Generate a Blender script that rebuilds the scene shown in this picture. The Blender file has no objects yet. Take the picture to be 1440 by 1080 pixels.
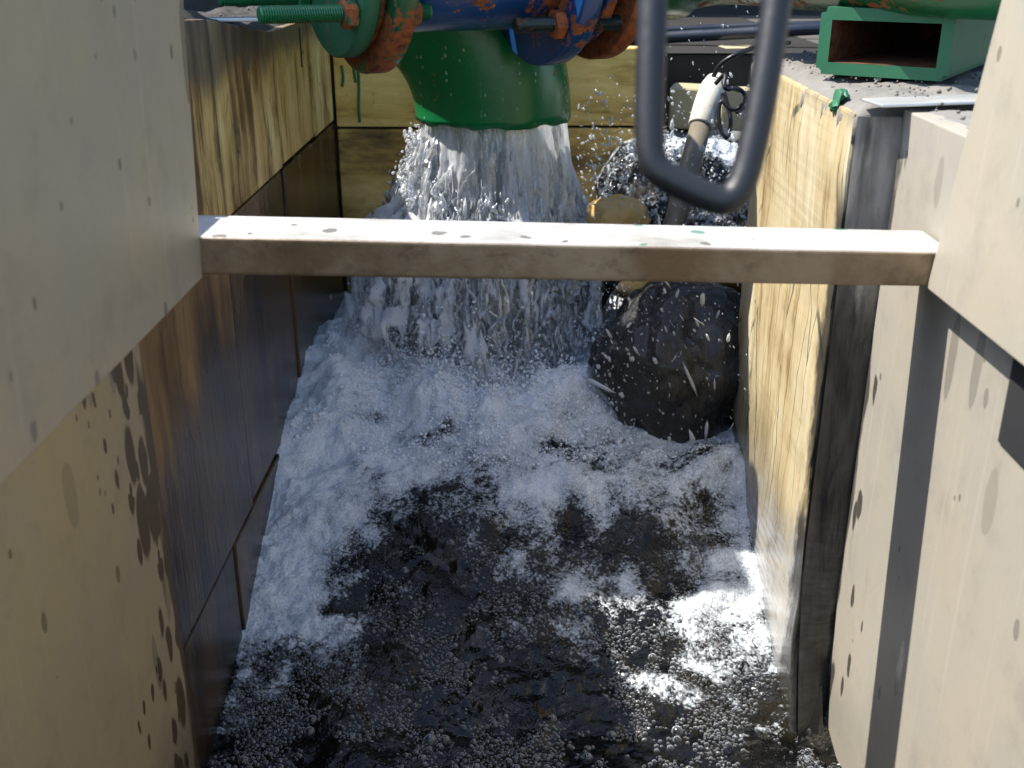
import bpy, bmesh, math, random
import numpy as np
from mathutils import Vector, Matrix
R = math.radians
rng = np.random.default_rng(7)
random.seed(7)
C = bpy.context.scene.collection

# ------------------------------------------------------------------ camera
FPX = 1506.0
PITCH = math.atan(620 / FPX)
YAW = math.atan(20 * math.cos(PITCH) / FPX)
cp, sp, cy_, sy_ = math.cos(PITCH), math.sin(PITCH), math.cos(YAW), math.sin(YAW)
FWD = Vector((-sy_ * cp, cy_ * cp, -sp))
RIGHT = Vector((cy_, sy_, 0))
UP = RIGHT.cross(FWD)
cam_d = bpy.data.cameras.new('camera')
cam = bpy.data.objects.new('camera', cam_d); C.objects.link(cam)
cam.matrix_world = Matrix((RIGHT, UP, -FWD)).transposed().to_4x4()
cam_d.sensor_width = 36; cam_d.lens = 36 * FPX / 1440
cam_d.clip_start = 0.02; cam_d.clip_end = 500
cam_d.dof.use_dof = True; cam_d.dof.focus_distance = 1.75; cam_d.dof.aperture_fstop = 7.0
bpy.context.scene.camera = cam

def ray(u, v):
    return RIGHT * ((u - 720) / FPX) + UP * ((540 - v) / FPX) + FWD
def AT(u, v, s): return ray(u, v) * s
def ATX(u, v, x): r = ray(u, v); return r * (x / r.x)
def ATY(u, v, y): r = ray(u, v); return r * (y / r.y)
def ATZ(u, v, z): r = ray(u, v); return r * (z / r.z)

# ------------------------------------------------------------------ numpy noise
def _h(ix, iy, iz, seed):
    n = (np.atleast_1d(ix).astype(np.int64) * 374761393 + iy.astype(np.int64) * 668265263 + iz.astype(np.int64) * 2147483647 + seed * 1274126177) & 0xFFFFFFFF
    n = ((n ^ (n >> 13)) * 1274126177) & 0xFFFFFFFF
    n = ((n ^ (n >> 16)) * 2246822519) & 0xFFFFFFFF
    return ((n ^ (n >> 15)) & 0xFFFFFF) / float(0xFFFFFF)
def vnoise(x, y, z, seed=0):
    x, y, z = np.broadcast_arrays(np.asarray(x, float), np.asarray(y, float), np.asarray(z, float))
    ix, iy, iz = np.floor(x), np.floor(y), np.floor(z)
    fx, fy, fz = x - ix, y - iy, z - iz
    fx, fy, fz = [f * f * f * (f * (f * 6 - 15) + 10) for f in (fx, fy, fz)]
    r = 0
    for dx in (0, 1):
        for dy in (0, 1):
            for dz in (0, 1):
                w = (fx if dx else 1 - fx) * (fy if dy else 1 - fy) * (fz if dz else 1 - fz)
                r = r + w * _h(ix + dx, iy + dy, iz + dz, seed)
    return r * 2 - 1
def fbm(x, y, z=0.0, o=4, seed=0, g=0.5):
    a, r, f, t = 1.0, 0, 1.0, 0
    for k in range(o):
        r = r + a * vnoise(x * f + 17.3 * k, y * f - 9.1 * k, np.asarray(z) * f + 3.7 * k, seed + k)
        t += a; a *= g; f *= 2.03
    return r / t
def sstep(a, b, x):
    t = np.clip((x - a) / (b - a), 0, 1)
    return t * t * (3 - 2 * t)

# ------------------------------------------------------------------ object helpers
def tag(o, label=None, cat=None, group=None, kind=None):
    if label: o['label'] = label
    if cat: o['category'] = cat
    if group: o['group'] = group
    if kind: o['kind'] = kind
    return o
def empty(name, loc, label, cat, group=None):
    o = bpy.data.objects.new(name, None); C.objects.link(o)
    o.location = loc; o.empty_display_size = .05
    return tag(o, label, cat, group)
def link(name, me, m, parent=None, smooth=False):
    o = bpy.data.objects.new(name, me); C.objects.link(o)
    if m: me.materials.append(m)
    if smooth:
        me.polygons.foreach_set('use_smooth', [True] * len(me.polygons))
    if parent: o.parent = parent
    return o
def npmesh(name, V, F):
    me = bpy.data.meshes.new(name)
    V = np.asarray(V, np.float32); F = np.asarray(F, np.int32)
    me.vertices.add(len(V)); me.vertices.foreach_set('co', V.ravel())
    n = F.shape[1]
    me.loops.add(F.size); me.loops.foreach_set('vertex_index', F.ravel())
    me.polygons.add(len(F))
    me.polygons.foreach_set('loop_start', np.arange(0, F.size, n, dtype=np.int32))
    me.polygons.foreach_set('loop_total', np.full(len(F), n, np.int32))
    me.update(calc_edges=True); me.validate()
    return me
def from_bm(name, bm, m, parent=None, smooth=False, off=None):
    if off is not None: bmesh.ops.translate(bm, verts=bm.verts, vec=-Vector(off))
    bmesh.ops.recalc_face_normals(bm, faces=bm.faces)
    me = bpy.data.meshes.new(name); bm.to_mesh(me); bm.free()
    return link(name, me, m, parent, smooth)
def bm_box(bm, x0, x1, y0, y1, z0, z1, bev=0.0, seg=2, jit=0.0):
    vs = [bm.verts.new((x, y, z)) for x in (x0, x1) for y in (y0, y1) for z in (z0, z1)]
    fs = [(0, 1, 3, 2), (4, 6, 7, 5), (0, 4, 5, 1), (2, 3, 7, 6), (0, 2, 6, 4), (1, 5, 7, 3)]
    nf = [bm.faces.new([vs[i] for i in f]) for f in fs]
    if bev:
        es = list({e for f in nf for e in f.edges})
        bmesh.ops.bevel(bm, geom=es, offset=bev, segments=seg, affect='EDGES', profile=.6)
    return vs
def bm_hexa(bm, P, bev=0.0, seg=2):
    """P: 8 points, bottom ring 0-3, top ring 4-7"""
    vs = [bm.verts.new(p) for p in P]
    fs = [(3, 2, 1, 0), (4, 5, 6, 7), (0, 1, 5, 4), (1, 2, 6, 5), (2, 3, 7, 6), (3, 0, 4, 7)]
    nf = [bm.faces.new([vs[i] for i in f]) for f in fs]
    if bev:
        es = list({e for f in nf for e in f.edges})
        bmesh.ops.bevel(bm, geom=es, offset=bev, segments=seg, affect='EDGES', profile=.6)
def bm_tube(bm, pts, rad, seg=16, caps=True):
    pts = [Vector(p) for p in pts]
    n = len(pts)
    rads = rad if hasattr(rad, '__len__') else [rad] * n
    t0 = (pts[1] - pts[0]).normalized()
    ref = Vector((0, 0, 1)) if abs(t0.z) < .9 else Vector((0, 1, 0))
    a = t0.cross(ref).normalized()
    rings = []
    for i, p in enumerate(pts):
        t = (pts[min(i + 1, n - 1)] - pts[max(i - 1, 0)]).normalized()
        a = (a - t * a.dot(t)).normalized(); b = t.cross(a)
        rings.append([bm.verts.new(p + (a * math.cos(2 * math.pi * k / seg) + b * math.sin(2 * math.pi * k / seg)) * rads[i]) for k in range(seg)])
    for r0, r1 in zip(rings, rings[1:]):
        for k in range(seg):
            bm.faces.new((r0[k], r0[(k + 1) % seg], r1[(k + 1) % seg], r1[k]))
    if caps:
        bm.faces.new(list(reversed(rings[0]))); bm.faces.new(rings[-1])
    return rings
def smooth_path(pts, it=3):
    P = [Vector(p) for p in pts]
    for _ in range(it):
        Q = [P[0]]
        for a, b in zip(P, P[1:]):
            Q += [a * .75 + b * .25, a * .25 + b * .75]
        Q.append(P[-1]); P = Q
    return P
def bm_lathe_x(bm, prof, seg=48, close=True, wob=0.0):
    """prof: list of (t, r) spun round local X"""
    rings = []
    for t, r in prof:
        rings.append([bm.verts.new((t, r * math.cos(2 * math.pi * k / seg), r * math.sin(2 * math.pi * k / seg))) for k in range(seg)])
    for r0, r1 in zip(rings, rings[1:]):
        for k in range(seg):
            bm.faces.new((r0[k], r1[k], r1[(k + 1) % seg], r0[(k + 1) % seg]))
    if close:
        bm.faces.new(rings[0]); bm.faces.new(list(reversed(rings[-1])))
    return rings

# ------------------------------------------------------------------ node helpers
class NT:
    def __init__(s, name):
        s.m = bpy.data.materials.new(name); s.m.use_nodes = True
        s.t = s.m.node_tree; s.t.nodes.clear()
        s.out = s.t.nodes.new('ShaderNodeOutputMaterial')
    def n(s, typ, **kw):
        nd = s.t.nodes.new(typ)
        for k, v in kw.items(): setattr(nd, k, v)
        return nd
    def set(s, sock, v):
        if hasattr(v, 'is_output') or isinstance(v, bpy.types.NodeSocket): s.t.links.new(v, sock)
        else:
            if isinstance(v, (tuple, list)) and len(v) == 3 and sock.type == 'RGBA': v = (*v, 1)
            sock.default_value = v
    def pos(s): return s.n('ShaderNodeNewGeometry').outputs['Position']
    def obj(s): return s.n('ShaderNodeTexCoord').outputs['Object']
    def rnd(s): return s.n('ShaderNodeObjectInfo').outputs['Random']
    def attr(s, a): return s.n('ShaderNodeAttribute', attribute_name=a).outputs['Fac']
    def vm(s, op, a, b):
        nd = s.n('ShaderNodeVectorMath', operation=op); s.set(nd.inputs[0], a); s.set(nd.inputs[1], b); return nd.outputs[0]
    def scale(s, v, sc): return s.vm('MULTIPLY', v, tuple(sc))
    def xyz(s, v):
        nd = s.n('ShaderNodeSeparateXYZ'); s.set(nd.inputs[0], v); return nd.outputs
    def comb(s, x, y, z):
        nd = s.n('ShaderNodeCombineXYZ')
        for i, q in enumerate((x, y, z)): s.set(nd.inputs[i], q)
        return nd.outputs[0]
    def noise(s, v, sc, det=4, ro=.55, dist=0.0):
        nd = s.n('ShaderNodeTexNoise'); s.set(nd.inputs['Vector'], v); nd.inputs['Scale'].default_value = sc
        nd.inputs['Detail'].default_value = det; nd.inputs['Roughness'].default_value = ro; nd.inputs['Distortion'].default_value = dist
        return nd.outputs['Fac']
    def ncol(s, v, sc, det=3):
        nd = s.n('ShaderNodeTexNoise'); s.set(nd.inputs['Vector'], v); nd.inputs['Scale'].default_value = sc; nd.inputs['Detail'].default_value = det
        return nd.outputs['Color']
    def vor(s, v, sc, feat='F1', rand=1.0, dim='3D'):
        nd = s.n('ShaderNodeTexVoronoi', feature=feat, voronoi_dimensions=dim); s.set(nd.inputs['Vector'], v); nd.inputs['Scale'].default_value = sc
        nd.inputs['Randomness'].default_value = rand
        return nd.outputs
    def ma(s, op, a, b=0.0, c=0.0, clamp=False):
        nd = s.n('ShaderNodeMath', operation=op, use_clamp=clamp)
        for i, q in enumerate((a, b, c)): s.set(nd.inputs[i], q)
        return nd.outputs[0]
    def mr(s, v, a, b, c=0.0, d=1.0, smooth=True):
        nd = s.n('ShaderNodeMapRange', interpolation_type='SMOOTHSTEP' if smooth else 'LINEAR')
        for i, q in enumerate((v, a, b, c, d)): s.set(nd.inputs[i], q)
        return nd.outputs[0]
    def mix(s, f, a, b, mode='MIX'):
        nd = s.n('ShaderNodeMix', data_type='RGBA', blend_type=mode)
        s.set(nd.inputs[0], f); s.set(nd.inputs[6], a); s.set(nd.inputs[7], b); return nd.outputs[2]
    def ramp(s, f, stops):
        nd = s.n('ShaderNodeValToRGB'); s.set(nd.inputs[0], f)
        e = nd.color_ramp.elements
        while len(e) < len(stops): e.new(.5)
        for el, (p, c) in zip(e, stops): el.position = p; el.color = (*c, 1)
        return nd.outputs[0]
    def bump(s, h, st=.3, d=.01, nrm=None):
        nd = s.n('ShaderNodeBump'); s.set(nd.inputs['Height'], h); nd.inputs['Strength'].default_value = st; nd.inputs['Distance'].default_value = d
        if nrm is not None: s.set(nd.inputs['Normal'], nrm)
        return nd.outputs[0]
    def bsdf(s, col, rough=.5, metal=0.0, nrm=None, **kw):
        nd = s.n('ShaderNodeBsdfPrincipled')
        s.set(nd.inputs['Base Color'], col); s.set(nd.inputs['Roughness'], rough); s.set(nd.inputs['Metallic'], metal)
        if nrm is not None: s.set(nd.inputs['Normal'], nrm)
        for k, v in kw.items(): s.set(nd.inputs[k.replace('_', ' ')], v)
        return nd.outputs[0]
    def mixs(s, f, a, b):
        nd = s.n('ShaderNodeMixShader'); s.set(nd.inputs[0], f); s.set(nd.inputs[1], a); s.set(nd.inputs[2], b); return nd.outputs[0]
    def done(s, sh): s.t.links.new(sh, s.out.inputs['Surface']); return s.m

WL0, WL1, WY0, WY1 = -1.125, -.85, 1.2, 2.12       # the water falls away towards the viewer
def wl(y): return WL0 + (WL1 - WL0) * sstep(WY0, WY1, np.asarray(y, float)) - .05 * np.clip(WY0 - np.asarray(y, float), 0, 1)
def wl_nodes(T, p):
    y = T.xyz(p)[1]
    return T.mr(y, WY0, WY1, WL0, WL1)

# ------------------------------------------------------------------ materials
def panel_mat(name, pale, mid, brown, dark, hor=False, crack=0.0, edge=False, wet_top=.25, film=0.0, dirt=.5, wetdark=.4):
    T = NT(name); p = T.pos(); r = T.rnd()
    off = T.comb(T.ma('MULTIPLY', r, 7.0), T.ma('MULTIPLY', r, 3.0), T.ma('MULTIPLY', r, 5.0))
    q = T.vm('ADD', p, off)
    sc = (2.0, 2.0, 9.0) if hor else (9.0, 9.0, 1.1)
    wv = T.vm('ADD', T.scale(q, sc), T.vm('MULTIPLY', T.ncol(q, 5.0), (.9, .9, .3)))
    n1 = T.noise(wv, 1.6, 8, .6)
    n2 = T.noise(T.scale(q, (60, 60, 4) if not hor else (9, 9, 60)), 1.5, 5, .65)
    n3 = T.noise(q, 4.0, 5, .6)
    f = T.ma('ADD', T.ma('MULTIPLY', n1, .62), T.ma('ADD', T.ma('MULTIPLY', n2, .2), T.ma('MULTIPLY', n3, .25)))
    f = T.ma('ADD', f, T.ma('MULTIPLY', T.ma('SUBTRACT', r, .5), .10))
    col = T.ramp(f, [(.36, dark), (.46, brown), (.55, mid), (.68, pale)])
    blot = T.mr(T.noise(q, 7.0, 6, .65), .55, .75)
    col = T.mix(T.ma('MULTIPLY', blot, dirt), col, brown)
    spk = T.mr(T.noise(T.scale(q, (30, 30, 9)), 3.0, 4, .7), .62, .74)
    col = T.mix(T.ma('MULTIPLY', spk, .55), col, (.05, .035, .02))
    if crack:
        cv = T.vm('ADD', T.scale(q, (6, 6, .55)), T.vm('MULTIPLY', T.ncol(q, 6.0), (.35, .35, .05)))
        cd = T.vor(cv, 3.0, 'DISTANCE_TO_EDGE')['Distance']
        ck = T.ma('MULTIPLY', T.mr(cd, .022, .008), T.mr(T.noise(q, 5, 3), .42, .55))
        col = T.mix(T.ma('MULTIPLY', ck, crack), col, (.03, .045, .03))
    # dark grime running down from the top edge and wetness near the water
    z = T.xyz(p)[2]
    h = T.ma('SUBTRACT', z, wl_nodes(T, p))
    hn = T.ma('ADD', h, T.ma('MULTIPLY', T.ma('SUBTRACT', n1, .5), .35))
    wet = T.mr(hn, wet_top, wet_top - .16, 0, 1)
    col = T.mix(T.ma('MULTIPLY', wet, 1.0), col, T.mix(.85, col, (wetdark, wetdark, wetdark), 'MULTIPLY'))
    line = T.mr(T.ma('ADD', h, T.ma('MULTIPLY', T.ma('SUBTRACT', n3, .5), .06)), .045, .012)
    col = T.mix(T.ma('MULTIPLY', line, .9), col, (.012, .011, .010))
    top = T.mr(T.ma('ADD', z, T.ma('MULTIPLY', T.ma('SUBTRACT', n1, .5), .16)), -.215, -.165)
    col = T.mix(T.ma('MULTIPLY', top, .8), col, (.07, .06, .055))
    rough = T.ma('SUBTRACT', .62, T.ma('MULTIPLY', wet, .38))
    if film:
        st = T.noise(T.scale(q, (14, 14, 90)), 1.3, 5, .6)
        ff = T.mr(T.ma('ADD', T.ma('ADD', h, T.ma('MULTIPLY', T.ma('SUBTRACT', T.xyz(p)[1], 1.36), .8)), T.ma('MULTIPLY', T.ma('SUBTRACT', T.noise(q, 9, 4), .5), .26)), .38, .26)
        ff2 = T.ma('MULTIPLY', ff, T.mr(st, .38, .62, .35, 1.0))
        col = T.mix(T.ma('MULTIPLY', ff2, film), col, (.36, .37, .37))
        rough = T.ma('SUBTRACT', rough, T.ma('MULTIPLY', ff, .12), clamp=True)
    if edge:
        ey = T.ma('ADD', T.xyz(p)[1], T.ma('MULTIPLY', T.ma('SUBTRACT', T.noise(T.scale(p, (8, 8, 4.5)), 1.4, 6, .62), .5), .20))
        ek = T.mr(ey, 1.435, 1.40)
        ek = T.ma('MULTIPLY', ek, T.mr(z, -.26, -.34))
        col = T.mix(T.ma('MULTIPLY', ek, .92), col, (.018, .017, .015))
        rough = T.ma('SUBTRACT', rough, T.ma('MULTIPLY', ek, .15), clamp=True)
    hgt = T.ma('ADD', T.ma('MULTIPLY', n2, .4), T.ma('ADD', T.ma('MULTIPLY', n1, .5), T.ma('MULTIPLY', n3, .6)))
    nr = T.bump(hgt, .5, .006)
    return T.done(T.bsdf(col, rough, 0, nr))

M = {}
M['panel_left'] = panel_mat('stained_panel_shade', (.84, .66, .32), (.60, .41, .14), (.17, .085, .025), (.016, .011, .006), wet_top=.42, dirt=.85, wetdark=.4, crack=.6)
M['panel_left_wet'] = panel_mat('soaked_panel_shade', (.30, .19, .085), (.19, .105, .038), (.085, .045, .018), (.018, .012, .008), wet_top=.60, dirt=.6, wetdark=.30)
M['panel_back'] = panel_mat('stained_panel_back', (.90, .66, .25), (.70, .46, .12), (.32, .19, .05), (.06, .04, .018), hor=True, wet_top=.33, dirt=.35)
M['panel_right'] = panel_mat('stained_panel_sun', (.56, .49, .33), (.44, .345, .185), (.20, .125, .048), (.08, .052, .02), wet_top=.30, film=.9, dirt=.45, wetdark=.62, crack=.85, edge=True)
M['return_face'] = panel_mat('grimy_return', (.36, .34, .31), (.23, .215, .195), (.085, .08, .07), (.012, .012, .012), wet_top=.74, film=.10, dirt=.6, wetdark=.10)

def plain(name, col, rough=.6, metal=0.0, bump=.25, sc=40.0, var=.25, dist=.002):
    T = NT(name); p = T.obj()
    n = T.noise(p, sc, 6, .65); n2 = T.noise(p, sc * .17, 4, .6)
    c = T.mix(T.ma('MULTIPLY', n2, var * 2), col, tuple(x * .45 for x in col))
    c = T.mix(T.ma('MULTIPLY', n, var), c, tuple(min(1, x * 1.5) for x in col))
    return T.done(T.bsdf(c, T.mr(n2, .3, .7, rough - .1, min(1, rough + .12)), metal, T.bump(n, bump, dist)))

def sheet_mat(name, base, warm, spots=1.0, wetx=None, dark_edge=False):
    """dull sheet steel with water spots that run into long drops"""
    T = NT(name); p = T.pos()
    n1 = T.noise(p, 5, 6, .6); n2 = T.noise(p, 90, 4, .6); n3 = T.noise(T.scale(p, (30, 30, 3)), 1.5, 5, .6)
    col = T.mix(T.mr(n1, .35, .68), base, warm)
    col = T.mix(T.ma('MULTIPLY', T.mr(T.noise(p, 13, 7, .7), .48, .72), .42), col, tuple(x * .68 for x in base))
    col = T.mix(T.ma('MULTIPLY', T.mr(n2, .55, .8), .2), col, tuple(x * .6 for x in base))
    def drops(sc, zst, prob, rad, amt, c0, col, seed):
        px = T.xyz(p)
        q = T.comb(T.ma('ADD', px[1], seed), T.ma('MULTIPLY', px[2], zst), 0.0)
        q = T.vm('ADD', q, T.vm('MULTIPLY', T.ncol(p, 40.0), (.005, .004, .0)))
        o = T.vor(q, sc, dim='2D')
        cr = T.xyz(o['Color'])
        lim = T.ma('MULTIPLY', T.mr(cr[1], 0, 1, .35, 1, False), rad)
        m = T.mr(o['Distance'], T.ma('MULTIPLY', lim, .86), lim, 1, 0)
        m = T.ma('MULTIPLY', m, T.ma('LESS_THAN', cr[0], prob))
        return T.mix(T.ma('MULTIPLY', m, amt), col, c0), m
    dk = tuple(x * .42 for x in warm)
    col, m0 = drops(8, .36, .24 * spots, .17, .38, dk, col, 5.3)
    col = T.mix(T.ma('MULTIPLY', T.mr(T.noise(T.scale(p, (70, 70, 2.2)), 1.0, 4, .6), .60, .70), .28), col, tuple(min(1, x * 1.35) for x in base))
    col, m1 = drops(15, .20, .15 * spots, .20, .5, dk, col, 3.1)
    col, m2 = drops(34, .5, .05 * spots, .24, .6, dk, col, 8.7)
    col, m3 = drops(80, .6, .015 * spots, .3, .75, tuple(x * .25 for x in warm), col, 1.9)
    rough = T.ma('SUBTRACT', .52, T.ma('MULTIPLY', T.ma('ADD', m1, m2, clamp=True), .3))
    if wetx is not None:     # soaked, brown, spotted towards the far end of the plate
        y, z = T.xyz(p)[1], T.xyz(p)[2]
        e = T.ma('ADD', y, T.ma('MULTIPLY', T.ma('SUBTRACT', T.noise(T.scale(p, (20, 20, 4.5)), 1.3, 3, .5), .5), wetx[2]))
        w = T.mr(e, wetx[0], wetx[0] + wetx[1], 0, 1)
        for sc_, zs_, sd_ in ((22, .36, 2.3), (40, .42, 6.1)):
            qv = T.vm('ADD', T.comb(T.ma('ADD', y, sd_), T.ma('MULTIPLY', z, zs_), 0.0), T.vm('MULTIPLY', T.ncol(p, 30), (.010, .006, 0)))
            o = T.vor(qv, sc_, dim='2D'); cr = T.xyz(o['Color'])
            lim = T.ma('MULTIPLY', T.mr(cr[1], 0, 1, .3, 1, False), T.mr(y, wetx[0] - .20, wetx[0], .10, .52))
            m = T.mr(o['Distance'], T.ma('MULTIPLY', lim, .72), lim, 1, 0)
            m = T.ma('MULTIPLY', m, T.ma('LESS_THAN', cr[0], T.mr(y, wetx[0] - wetx[5], wetx[0] - .01, 0, wetx[6])))
            w = T.ma('MAXIMUM', w, m)
        col = T.mix(T.ma('MULTIPLY', w, .93), col, wetx[3])
        rough = T.ma('SUBTRACT', rough, T.ma('MULTIPLY', w, .08))
        lo = T.mr(T.ma('ADD', z, T.ma('MULTIPLY', T.ma('SUBTRACT', n1, .5), .3)), -.92, -1.08)
        col = T.mix(T.ma('MULTIPLY', lo, wetx[4]), col, (.03, .027, .022))
    nr = T.bump(T.ma('ADD', T.ma('MULTIPLY', n2, .5), n1), .18, .003)
    return T.done(T.bsdf(col, rough, .15, nr))
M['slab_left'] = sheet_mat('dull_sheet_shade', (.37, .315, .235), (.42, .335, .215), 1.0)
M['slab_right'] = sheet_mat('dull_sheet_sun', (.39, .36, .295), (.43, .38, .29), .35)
M['plate_left'] = sheet_mat('stained_plate', (.42, .345, .215), (.47, .365, .19), 1.0, (1.165, .02, .11, (.085, .050, .020), .5, .26, .62))
M['plate_right'] = sheet_mat('pale_plate', (.37, .345, .295), (.41, .37, .295), .55, (1.352, .010, .10, (.055, .050, .042), .25, .16, .16))

# crossbar: lit top and shaded front put into the colour, with brown stains
T = NT('bar_steel'); p = T.pos()
n1 = T.noise(T.scale(p, (14, 22, 22)), 2.0, 7, .7); n2 = T.noise(p, 130, 4, .7); n3 = T.noise(p, 9, 5, .6)
col = T.mix(T.mr(n3, .35, .65), (.34, .26, .17), (.19, .12, .06))
col = T.mix(T.ma('MULTIPLY', T.mr(n1, .5, .72), .6), col, (.085, .05, .026))
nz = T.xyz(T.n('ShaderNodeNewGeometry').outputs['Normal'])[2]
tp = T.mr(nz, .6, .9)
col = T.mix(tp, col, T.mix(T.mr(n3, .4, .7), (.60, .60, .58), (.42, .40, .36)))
o = T.vor(T.vm('ADD', p, T.vm('MULTIPLY', T.ncol(p, 60), (.012, .012, .012))), 26)
cr = T.xyz(o['Color'])
lim = T.ma('MULTIPLY', cr[1], .30)
sm = T.ma('MULTIPLY', T.mr(o['Distance'], T.ma('MULTIPLY', lim, .8), lim, 1, 0), T.ma('LESS_THAN', cr[0], .85))
spc = T.mix(T.ma('LESS_THAN', cr[2], .4), (.16, .145, .125), (.08, .24, .17))
col = T.mix(T.ma('MULTIPLY', T.ma('MULTIPLY', sm, tp), .85), col, spc)
rg = T.mr(n1, .3, .7, .34, .55)
M['bar'] = T.done(T.bsdf(col, rg, .35, T.bump(T.ma('ADD', n2, T.ma('MULTIPLY', n3, .6)), .25, .0025)))

def paint_mat(name, paint, rust=.5, rustcol=(.23, .062, .013), drops=False, dark=.3, gloss=.26):
    T = NT(name); p = T.obj()
    n1 = T.noise(p, 14, 7, .68, .4); n2 = T.noise(p, 70, 5, .65); n3 = T.noise(p, 4, 3)
    pc = T.mix(T.mr(n3, .35, .65), paint, tuple(x * (1 - dark) for x in paint))
    rc = T.ramp(n2, [(.3, tuple(x * .25 for x in rustcol)), (.5, rustcol), (.72, tuple(min(1, x * 1.7) for x in rustcol))])
    k = T.mr(T.ma('ADD', n1, T.ma('MULTIPLY', T.ma('SUBTRACT', n2, .5), .22)), .72 - rust * .45, .75 - rust * .45)
    col = T.mix(k, pc, rc)
    h = T.ma('ADD', T.ma('MULTIPLY', n2, .5), T.ma('MULTIPLY', k, -.4))
    rough = T.ma('ADD', gloss, T.ma('MULTIPLY', k, .5), clamp=True)
    if drops:     # rows of clear drips and lime specks running down the paint
        w = T.vm('ADD', T.scale(p, (1, 1, .6)), T.vm('MULTIPLY', T.ncol(p, 30), (.008, .008, .004)))
        o = T.vor(w, 120); cr = T.xyz(o['Color'])
        d = T.ma('MULTIPLY', T.mr(o['Distance'], .34, .22), T.ma('LESS_THAN', cr[0], .5))
        d = T.ma('MULTIPLY', d, T.mr(T.noise(T.scale(p, (38, 38, .8)), 1.0, 3), .50, .58))
        col = T.mix(T.ma('MULTIPLY', d, .7), col, (.30, .48, .36))
        h = T.ma('ADD', h, T.ma('MULTIPLY', d, .6))
    return T.done(T.bsdf(col, rough, 0, T.bump(h, .35, .003)))
GREEN = (.010, .135, .045); BLUE = (.010, .058, .19)
M['green'] = paint_mat('green_paint', GREEN, .22)
M['green_run'] = paint_mat('green_run_paint', GREEN, .36)
M['green_elbow'] = paint_mat('green_elbow_paint', (.005, .175, .050), .10, drops=True, dark=.25)
M['green_worn'] = paint_mat('worn_green_paint', (.012, .10, .04), .62)
M['green_pale'] = paint_mat('faded_green_paint', (.025, .14, .065), .16, dark=.15, gloss=.5)
M['blue'] = paint_mat('blue_paint', BLUE, .34)
M['blue_worn'] = paint_mat('worn_blue_paint', (.02, .045, .13), .62)
M['rust'] = paint_mat('rust', (.15, .045, .014), .8)
M['rust_dark'] = paint_mat('dark_rust', (.05, .03, .02), .75, (.12, .04, .015))
M['thread'] = paint_mat('greasy_thread', (.015, .03, .025), .3, (.10, .04, .015))
M['handle'] = paint_mat('worn_rod', (.014, .015, .018), .14, (.07, .05, .035), gloss=.46)
M['slot_black'] = plain('dull_black', (.02, .02, .022), .7)
M['pvc_white'] = plain('white_pvc', (.62, .59, .52), .38, 0, .08, 30, .12)
M['pvc_grey'] = plain('grey_dirty_pipe', (.19, .16, .12), .45, 0, .2, 40, .35)
M['cable'] = plain('black_cable', (.012, .012, .015), .4)
M['hose'] = plain('blue_black_hose', (.016, .022, .035), .35)
M['block'] = plain('pale_concrete', (.40, .34, .20), .75, 0, .4, 60, .25, .004)
M['tan_stone'] = plain('tan_stone', (.50, .34, .13), .45, 0, .5, 30, .3, .006)
M['coping'] = plain('grimy_concrete', (.19, .18, .165), .85, 0, .5, 45, .5, .008)
M['coping_dark'] = plain('black_crust', (.035, .032, .03), .85, 0, .5, 45, .4, .008)
M['strip'] = plain('galvanised_strip', (.62, .62, .60), .35, .5, .1, 40, .15)
M['grit'] = plain('dark_grit', (.16, .15, .14), .9, 0, .5, 200, .5)
M['core'] = plain('dark_joint_and_shade', (.014, .012, .010), .8)
M['backdrop'] = plain('shade_black', (.018, .019, .02), .85, 0, .3, 20, .4)
M['ground'] = plain('grey_ground', (.09, .082, .07), .9, 0, .6, 30, .4, .01)
M['floor'] = plain('channel_bed', (.05, .045, .035), .8)
# wet black rock
T = NT('wet_black_rock'); p = T.obj()
n = T.noise(p, 22, 7, .66); n2 = T.noise(p, 6, 3); n3 = T.noise(T.scale(p, (70, 70, 14)), 1.0, 6, .7)
hh = T.ma('ADD', T.ma('MULTIPLY', n, .8), T.ma('MULTIPLY', n3, .6))
M['boulder'] = T.done(T.bsdf(T.mix(T.mr(n2, .4, .7), (.005, .005, .005), (.012, .011, .008)), T.mr(n3, .35, .65, .08, .36), 0, T.bump(hh, .75, .018), Specular_IOR_Level=.6, Coat_Weight=.35, Coat_Roughness=.12))

# ---- water surface with foam
T = NT('foamy_water'); p = T.pos(); F = T.attr('foam')
pw = T.vm('ADD', p, T.vm('MULTIPLY', T.ncol(p, 30), (.008, .008, .008)))
pw = T.scale(pw, (1, 1, .6))
vb = T.vor(pw, 120); vs = T.vor(pw, 270)
domeb = T.mr(vb['Distance'], 0, .75, 1, 0, False); domes = T.mr(vs['Distance'], 0, .75, 1, 0, False)
rb = T.xyz(vb['Color'])[0]; rs = T.xyz(vs['Color'])[0]
nf = T.noise(p, 24, 7, .62); nm = T.noise(p, 160, 3, .6); nl = T.noise(p, 70, 5, .6)
f = T.ma('ADD', F, T.ma('MULTIPLY', T.ma('SUBTRACT', nf, .5), .62))
f = T.ma('ADD', f, T.ma('MULTIPLY', T.ma('SUBTRACT', T.noise(p, 85, 5, .65), .5), .36))
fe = T.ma('ADD', f, T.ma('ADD', T.ma('MULTIPLY', T.ma('SUBTRACT', rs, .5), .20), T.ma('MULTIPLY', T.ma('SUBTRACT', rb, .5), .12)))
near = T.mr(T.xyz(p)[1], 1.74, 1.30)
fe = T.ma('SUBTRACT', fe, T.ma('MULTIPLY', near, .24))
cov = T.mr(fe, .38, .68)
bub = T.ma('MULTIPLY', T.mr(f, .14, .34), T.mr(near, 0, 1, 1, .45))
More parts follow.
